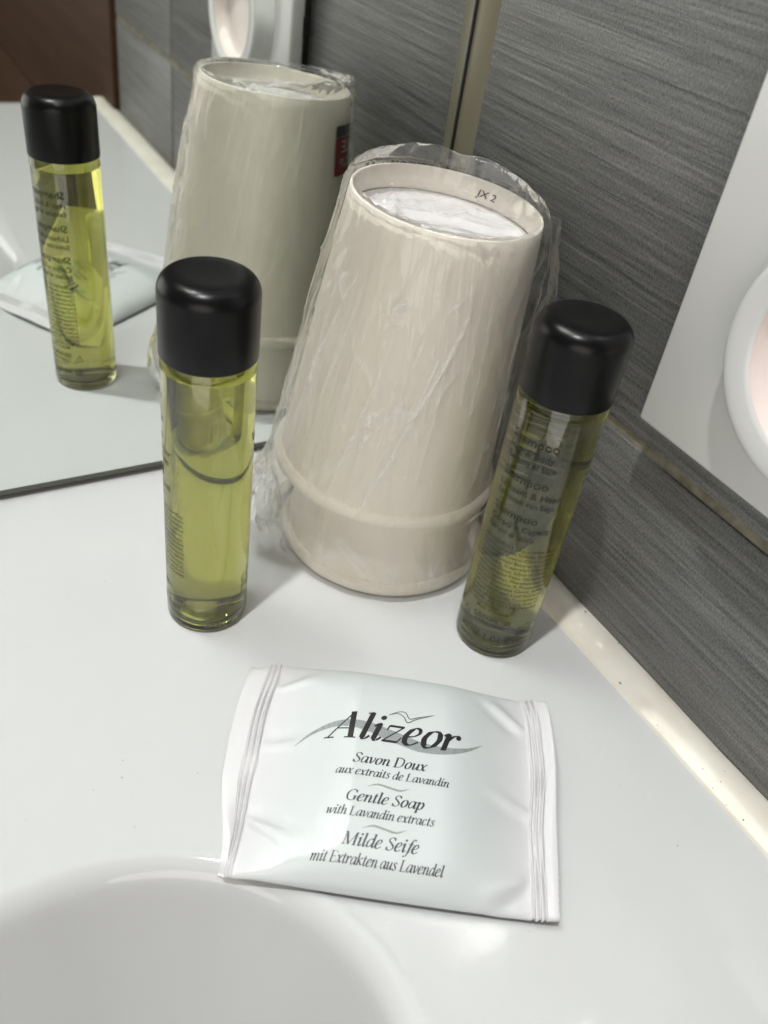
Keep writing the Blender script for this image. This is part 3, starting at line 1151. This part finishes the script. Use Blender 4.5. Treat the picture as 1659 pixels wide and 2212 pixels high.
# each stroke: ('c' smooth | 'l' straight, points[, weight])   x-height = 1
SF = [('l', [(0, 0), (0.3, 0)], 'h')]
G = {
 'A': (1.30, [('l', [(-0.02, 0), (0.72, 1.5)], 't'), ('l', [(0.66, 1.5), (1.0, 0)], 'k'), ('l', [(0.28, 0.52), (0.86, 0.52)], 'h'), ('l', [(-0.16, 0.02), (0.26, 0.02)], 'h'), ('l', [(0.72, 0.02), (1.22, 0.02)], 'h')]),
 'D': (1.42, [('l', [(0.25, 0), (0.25, 1.45)], 'k'), ('c', [(0.05, 1.43), (0.6, 1.45), (1.1, 1.25), (1.22, 0.75), (1.0, 0.2), (0.5, 0.02), (0.02, 0.02)], 'n'), ('c', [(1.1, 1.2), (1.2, 0.75), (1.0, 0.25)], 'm')]),
 'E': (1.15, [('l', [(0.25, 0), (0.25, 1.45)], 'k'), ('l', [(0.05, 1.43), (1.0, 1.43)], 'h'), ('l', [(1.0, 1.43), (1.02, 1.12)], 't'), ('l', [(0.25, 0.75), (0.75, 0.75)], 'h'), ('l', [(0.74, 0.92), (0.74, 0.58)], 't'), ('l', [(0.02, 0.02), (0.98, 0.02)], 'h'), ('l', [(0.98, 0.02), (1.1, 0.36)], 't')]),
 'G': (1.42, [('c', [(1.16, 1.12), (0.98, 1.4), (0.65, 1.45), (0.25, 1.15), (0.12, 0.7), (0.3, 0.15), (0.7, 0.0), (1.12, 0.14)], 'n'), ('c', [(0.4, 1.3), (0.18, 0.9), (0.2, 0.4), (0.42, 0.1)], 'm'), ('l', [(1.08, 0.1), (1.1, 0.62)], 'k'), ('l', [(0.85, 0.62), (1.32, 0.62)], 'h'), ('l', [(1.16, 1.42), (1.17, 1.08)], 't')]),
 'L': (1.15, [('l', [(0.25, 0), (0.25, 1.45)], 'k'), ('l', [(0.03, 1.43), (0.5, 1.43)], 'h'), ('l', [(0.02, 0.02), (0.98, 0.02)], 'h'), ('l', [(0.98, 0.02), (1.1, 0.4)], 't')]),
 'M': (1.75, [('l', [(0.2, 0), (0.24, 1.45)], 't'), ('l', [(0.26, 1.45), (0.76, 0.02)], 'k'), ('l', [(0.76, 0.02), (1.42, 1.45)], 't'), ('l', [(1.42, 0), (1.42, 1.45)], 'k'), ('l', [(0.02, 1.43), (0.32, 1.43)], 'h'), ('l', [(1.4, 1.43), (1.66, 1.43)], 'h'), ('l', [(0.0, 0.02), (0.4, 0.02)], 'h'), ('l', [(1.2, 0.02), (1.64, 0.02)], 'h')]),
 'S': (1.02, [('c', [(0.86, 1.15), (0.74, 1.4), (0.45, 1.44), (0.22, 1.25), (0.25, 0.98), (0.55, 0.75), (0.8, 0.5), (0.78, 0.2), (0.5, 0.0), (0.22, 0.06), (0.08, 0.32)], 'n'), ('c', [(0.26, 0.98), (0.55, 0.75), (0.8, 0.48)], 'k'), ('l', [(0.88, 1.42), (0.87, 1.08)], 't'), ('l', [(0.06, 0.4), (0.05, 0.02)], 't')]),
 'a': (0.98, [('c', [(0.74, 0.84), (0.52, 0.98), (0.26, 0.86), (0.1, 0.5), (0.12, 0.14), (0.3, 0.02), (0.52, 0.2), (0.72, 0.6)], 'n'), ('c', [(0.24, 0.84), (0.1, 0.5), (0.14, 0.14)], 'm'), ('c', [(0.78, 0.98), (0.72, 0.5), (0.72, 0.12), (0.82, 0.02), (0.98, 0.2)], 'n'), ('l', [(0.77, 0.98), (0.73, 0.1)], 'k')]),
 'c': (0.80, [('c', [(0.68, 0.8), (0.54, 0.98), (0.28, 0.88), (0.1, 0.5), (0.14, 0.12), (0.36, 0.01), (0.7, 0.24)], 'n'), ('c', [(0.26, 0.86), (0.1, 0.5), (0.18, 0.1)], 'k')]),
 'd': (1.0, [('c', [(0.72, 0.84), (0.5, 0.98), (0.26, 0.86), (0.1, 0.5), (0.12, 0.14), (0.3, 0.02), (0.52, 0.2), (0.72, 0.6)], 'n'), ('c', [(0.24, 0.84), (0.1, 0.5), (0.14, 0.14)], 'm'), ('c', [(0.78, 1.55), (0.72, 0.5), (0.72, 0.12), (0.82, 0.02), (0.98, 0.2)], 'n'), ('l', [(0.78, 1.55), (0.73, 0.1)], 'k'), ('l', [(0.58, 1.52), (0.78, 1.55)], 'h')]),
 'e': (0.84, [('c', [(0.14, 0.44), (0.46, 0.52), (0.66, 0.72), (0.62, 0.94), (0.4, 0.98), (0.16, 0.72), (0.08, 0.34), (0.2, 0.04), (0.44, 0.02), (0.74, 0.24)], 'n'), ('c', [(0.3, 0.92), (0.1, 0.5), (0.14, 0.12), (0.3, 0.02)], 'k')]),
 'f': (0.62, [('c', [(0.82, 1.4), (0.72, 1.54), (0.54, 1.46), (0.42, 1.0), (0.3, 0.2), (0.16, -0.3), (-0.04, -0.44), (-0.16, -0.34)], 'n'), ('l', [(0.44, 1.2), (0.26, -0.05)], 'k'), ('l', [(0.12, 0.95), (0.74, 0.95)], 'h')]),
 'h': (1.0, [('l', [(0.18, 0), (0.18, 1.55)], 'k'), ('l', [(0.0, 1.52), (0.2, 1.55)], 'h'), ('c', [(0.2, 0.5), (0.42, 0.88), (0.66, 0.96), (0.74, 0.78), (0.66, 0.3), (0.7, 0.04), (0.82, 0.02), (0.98, 0.2)], 'n'), ('l', [(0.73, 0.82), (0.68, 0.1)], 'k')]),
 'i': (0.54, [('c', [(0.02, 0.78), (0.18, 0.96), (0.24, 0.9), (0.18, 0.3), (0.22, 0.04), (0.34, 0.03), (0.5, 0.22)], 'n'), ('l', [(0.24, 0.95), (0.19, 0.08)], 'k'), ('dot', (0.27, 1.34), 0.135)]),
 'k': (0.98, [('l', [(0.18, 0), (0.18, 1.55)], 'k'), ('l', [(0.0, 1.52), (0.2, 1.55)], 'h'), ('c', [(0.2, 0.45), (0.5, 0.85), (0.74, 0.96), (0.8, 0.84)], 'n'), ('l', [(0.36, 0.58), (0.74, 0.04)], 'k'), ('l', [(0.72, 0.04), (0.95, 0.18)], 'h')]),
 'l': (0.52, [('c', [(0.02, 1.48), (0.2, 1.53), (0.24, 1.45), (0.18, 0.3), (0.22, 0.04), (0.34, 0.03), (0.5, 0.22)], 'n'), ('l', [(0.24, 1.53), (0.19, 0.08)], 'k')]),
 'm': (1.50, [('c', [(0.0, 0.8), (0.14, 0.96), (0.22, 0.88)], 'n'), ('l', [(0.2, 0.95), (0.16, 0)], 'k'), ('c', [(0.18, 0.5), (0.4, 0.88), (0.6, 0.96), (0.68, 0.8)], 'n'), ('l', [(0.68, 0.86), (0.62, 0)], 'k'), ('c', [(0.66, 0.5), (0.88, 0.88), (1.1, 0.96), (1.2, 0.78), (1.14, 0.3), (1.18, 0.04), (1.3, 0.02), (1.46, 0.2)], 'n'), ('l', [(1.2, 0.82), (1.15, 0.1)], 'k')]),
 'n': (1.02, [('c', [(0.0, 0.8), (0.14, 0.96), (0.22, 0.88)], 'n'), ('l', [(0.2, 0.95), (0.16, 0)], 'k'), ('c', [(0.18, 0.5), (0.42, 0.88), (0.64, 0.96), (0.74, 0.78), (0.66, 0.3), (0.7, 0.04), (0.82, 0.02), (0.98, 0.2)], 'n'), ('l', [(0.73, 0.82), (0.68, 0.1)], 'k')]),
 'o': (0.94, [('c', [(0.5, 0.98), (0.22, 0.84), (0.1, 0.42), (0.2, 0.06), (0.42, 0.01), (0.68, 0.2), (0.8, 0.6), (0.7, 0.92), (0.5, 0.98)], 'n'), ('c', [(0.3, 0.92), (0.11, 0.5), (0.18, 0.1)], 'k'), ('c', [(0.6, 0.1), (0.78, 0.5), (0.74, 0.88)], 'k')]),
 'p': (0.98, [('c', [(0.02, 0.8), (0.16, 0.96), (0.24, 0.88)], 'n'), ('l', [(0.24, 0.96), (0.14, -0.48)], 'k'), ('l', [(-0.04, -0.46), (0.36, -0.46)], 'h'), ('c', [(0.22, 0.55), (0.44, 0.9), (0.68, 0.94), (0.82, 0.66), (0.74, 0.24), (0.5, 0.02), (0.2, 0.12)], 'n'), ('c', [(0.7, 0.92), (0.82, 0.6), (0.68, 0.14)], 'k')]),
 'r': (0.78, [('c', [(0.0, 0.8), (0.14, 0.96), (0.22, 0.88)], 'n'), ('l', [(0.2, 0.95), (0.16, 0)], 'k'), ('c', [(0.18, 0.45), (0.4, 0.86), (0.6, 0.98), (0.72, 0.88)], 'n'), ('dot', (0.66, 0.86), 0.12)]),
 's': (0.74, [('c', [(0.6, 0.78), (0.5, 0.96), (0.3, 0.96), (0.18, 0.8), (0.34, 0.58), (0.54, 0.36), (0.5, 0.1), (0.26, 0.0), (0.06, 0.18)], 'n'), ('c', [(0.2, 0.74), (0.36, 0.56), (0.54, 0.3)], 'k')]),
 't': (0.60, [('c', [(0.3, 1.3), (0.22, 0.6), (0.18, 0.2), (0.26, 0.02), (0.38, 0.04), (0.54, 0.22)], 'n'), ('l', [(0.27, 1.15), (0.2, 0.1)], 'k'), ('l', [(0.04, 0.95), (0.54, 0.95)], 'h')]),
 'u': (1.0, [('c', [(0.02, 0.8), (0.18, 0.96), (0.22, 0.84), (0.14, 0.3), (0.2, 0.04), (0.36, 0.06), (0.58, 0.36), (0.72, 0.7)], 'n'), ('l', [(0.22, 0.92), (0.16, 0.12)], 'k'), ('c', [(0.76, 0.98), (0.7, 0.4), (0.7, 0.08), (0.82, 0.02), (0.98, 0.2)], 'n'), ('l', [(0.76, 0.98), (0.71, 0.1)], 'k')]),
 'v': (0.86, [('c', [(0.02, 0.82), (0.16, 0.97), (0.24, 0.85), (0.32, 0.02)], 'n'), ('l', [(0.21, 0.92), (0.32, 0.02)], 'k'), ('c', [(0.32, 0.02), (0.62, 0.4), (0.76, 0.8), (0.68, 0.98)], 'n')]),
 'w': (1.28, [('c', [(0.02, 0.82), (0.16, 0.97), (0.24, 0.85), (0.26, 0.02)], 'n'), ('l', [(0.22, 0.92), (0.27, 0.02)], 'k'), ('l', [(0.27, 0.02), (0.66, 0.9)], 't'), ('l', [(0.66, 0.94), (0.72, 0.02)], 'k'), ('c', [(0.72, 0.02), (1.04, 0.4), (1.18, 0.8), (1.1, 0.98)], 'n')]),
 'x': (0.90, [('c', [(0.04, 0.8), (0.2, 0.97), (0.34, 0.8), (0.46, 0.2), (0.6, 0.02), (0.82, 0.2)], 'n'), ('l', [(0.26, 0.9), (0.54, 0.06)], 'k'), ('c', [(0.84, 0.88), (0.74, 0.97), (0.5, 0.6), (0.2, 0.08), (0.04, 0.06)], 'n')]),
 'z': (0.92, [('l', [(0.14, 0.93), (0.82, 0.93)], 'b'), ('l', [(0.14, 0.95), (0.1, 0.66)], 't'), ('l', [(0.8, 0.93), (0.06, 0.05)], 't'), ('l', [(0.04, 0.06), (0.72, 0.06)], 'b'), ('l', [(0.72, 0.05), (0.84, 0.34)], 't')]),
 ' ': (0.46, []),
}
NIB = math.radians(24)


def serif(txt, slant=0.26, wt=1.0):
    """returns verts (x, y), faces, width in x-height units"""
    V, F = [], []
    x0 = 0.0
    lvl = 0
    for ch in txt:
        adv, strokes = G[ch]
        for st in strokes:
            lvl += 1
            if st[0] == 'dot':
                c, r = st[1], st[2]*wt**0.5
                n = 14
                b = len(V)
                for k in range(n):
                    a = 2*math.pi*k/n
                    V.append((x0+c[0]+r*math.cos(a), c[1]+r*math.sin(a), lvl))
                F.append(tuple(range(b, b+n)))
                continue
            pts = catmull(st[1], 6) if st[0] == 'c' else [np.array(st[1][0], float)*(1-q/9)+np.array(st[1][1], float)*q/9 for q in range(10)]
            w = st[2]
            n = len(pts)
            b = len(V)
            for i, p in enumerate(pts):
                d = pts[min(i+1, n-1)]-pts[max(i-1, 0)]
                d = d/(np.linalg.norm(d)+1e-9)
                if w == 'k':
                    hw, nv = 0.125*wt, np.array([1.0, 0.12])
                elif w == 'm':
                    f = math.sin(math.pi*i/(n-1))
                    hw, nv = (0.03+0.075*f)*wt, np.array([-d[1], d[0]])
                elif w == 'h':
                    hw, nv = 0.034*wt**0.5, np.array([-d[1], d[0]])
                elif w == 'b':
                    hw, nv = 0.062*wt**0.5, np.array([-d[1], d[0]])
                elif w == 't':
                    hw, nv = 0.036*wt**0.5, np.array([-d[1], d[0]])
                else:
                    s = abs(d[0]*math.sin(NIB)-d[1]*math.cos(NIB))
                    hw, nv = (0.030+0.055*s)*wt**0.7, np.array([-d[1], d[0]])
                for sgn in (-1, 1):
                    q = p+nv*hw*sgn
                    V.append((x0+q[0], q[1], lvl))
            for i in range(n-1):
                F.append((b+2*i, b+2*i+2, b+2*i+3, b+2*i+1))
        x0 += adv
    V = np.array(V)
    V[:, 0] += slant*V[:, 1]
    return V, F, x0


def pack_pt(u, v, lift):
    u, v = np.array(u, float), np.array(v, float)
    x, y, dz = pack_warp(u, v)
    return (float(x), float(y), float(pack_top(u, v)+dz)+lift)


class Print:
    def __init__(self):
        self.V, self.F = [], []

    def text(self, t, u0, u1, v, xh, wt=1.0):
        V, F, w = serif(t, wt=wt)
        xa, xb = V[:, 0].min(), V[:, 0].max()
        sx = (u1-u0)/(xb-xa)
        o = len(self.V)
        for p in V:
            u = u0+(p[0]-xa)*sx
            vv = v+p[1]*xh
            self.V.append(pack_pt(u, vv, 0.05+0.0004*p[2]))
        self.F += [tuple(i+o for i in f) for f in F]

    def ribbon(self, pts, ws, lift=0.04):
        P = catmull(pts, 10)
        n = len(P)
        W = np.interp(np.linspace(0, 1, n), np.linspace(0, 1, len(ws)), ws)
        o = len(self.V)
        for i, p in enumerate(P):
            d = P[min(i+1, n-1)]-P[max(i-1, 0)]
            d /= np.linalg.norm(d)
            nv = np.array([-d[1], d[0]])
            for s in (-1, 0, 1):
                q = p+nv*W[i]/2*s
                self.V.append(pack_pt(q[0], q[1], lift))
        for i in range(n-1):
            for k in range(2):
                a = o+3*i+k
                self.F.append((a, a+3, a+4, a+1))

    def build(self, name, m):
        return mesh_obj(name, self.V, self.F, m, soap, smooth=False)


P = Print()
P.ribbon([(-27.7, 2.3), (-23.5, 6.3), (-17, 8.9), (-9.5, 8.6), (-2, 6.3), (5.5, 4.2), (12.5, 4.2), (18.5, 6.6), (23.1, 10.3)], [0.1, 0.9, 2.0, 3.0, 3.6, 3.3, 2.2, 1.0, 0.1], 0.025)
P.ribbon([(-7.4, -9.9), (-4.6, -9.0), (-1.6, -9.5), (1.2, -9.9), (3.7, -8.9)], [0.05, 0.5, 0.55, 0.5, 0.05])
P.ribbon([(-7.4, -21.0), (-4.6, -20.1), (-1.6, -20.6), (1.2, -21.0), (3.7, -20.0)], [0.05, 0.5, 0.55, 0.5, 0.05])
P.build('swoosh', M_SWOOSH)
P = Print()
P.text('Alizeor', -20.2, 16.8, 4.2, 5.9)
for pts in ([(-3.6, 13.3), (-1.0, 14.9), (1.0, 15.0), (2.2, 13.0), (4.6, 13.9), (9.0, 15.6)], [(-3.6, 13.3), (-1.2, 14.3), (0.6, 13.4), (1.7, 11.6), (4.2, 13.2), (9.0, 15.6)]):
    P.ribbon(pts, [0.10, 0.22, 0.26, 0.26, 0.24, 0.10], 0.05)
P.build('logo_lettering', M_INK)
P = Print()
P.text('Savon Doux', -11.9, 7.8, -3.2, 2.05, 1.0)
P.text('aux extraits de Lavandin', -15.8, 13.6, -6.9, 1.62, 0.95)
P.text('Gentle Soap', -12.2, 7.6, -14.3, 2.05, 1.0)
P.text('with Lavandin extracts', -16.6, 10.4, -18.2, 1.62, 0.95)
P.text('Milde Seife', -11.9, 7.0, -25.2, 2.05, 1.0)
P.text('mit Extrakten aus Lavendel', -18.8, 13.6, -29.2, 1.62, 0.95)
P.build('lettering', M_INKG)
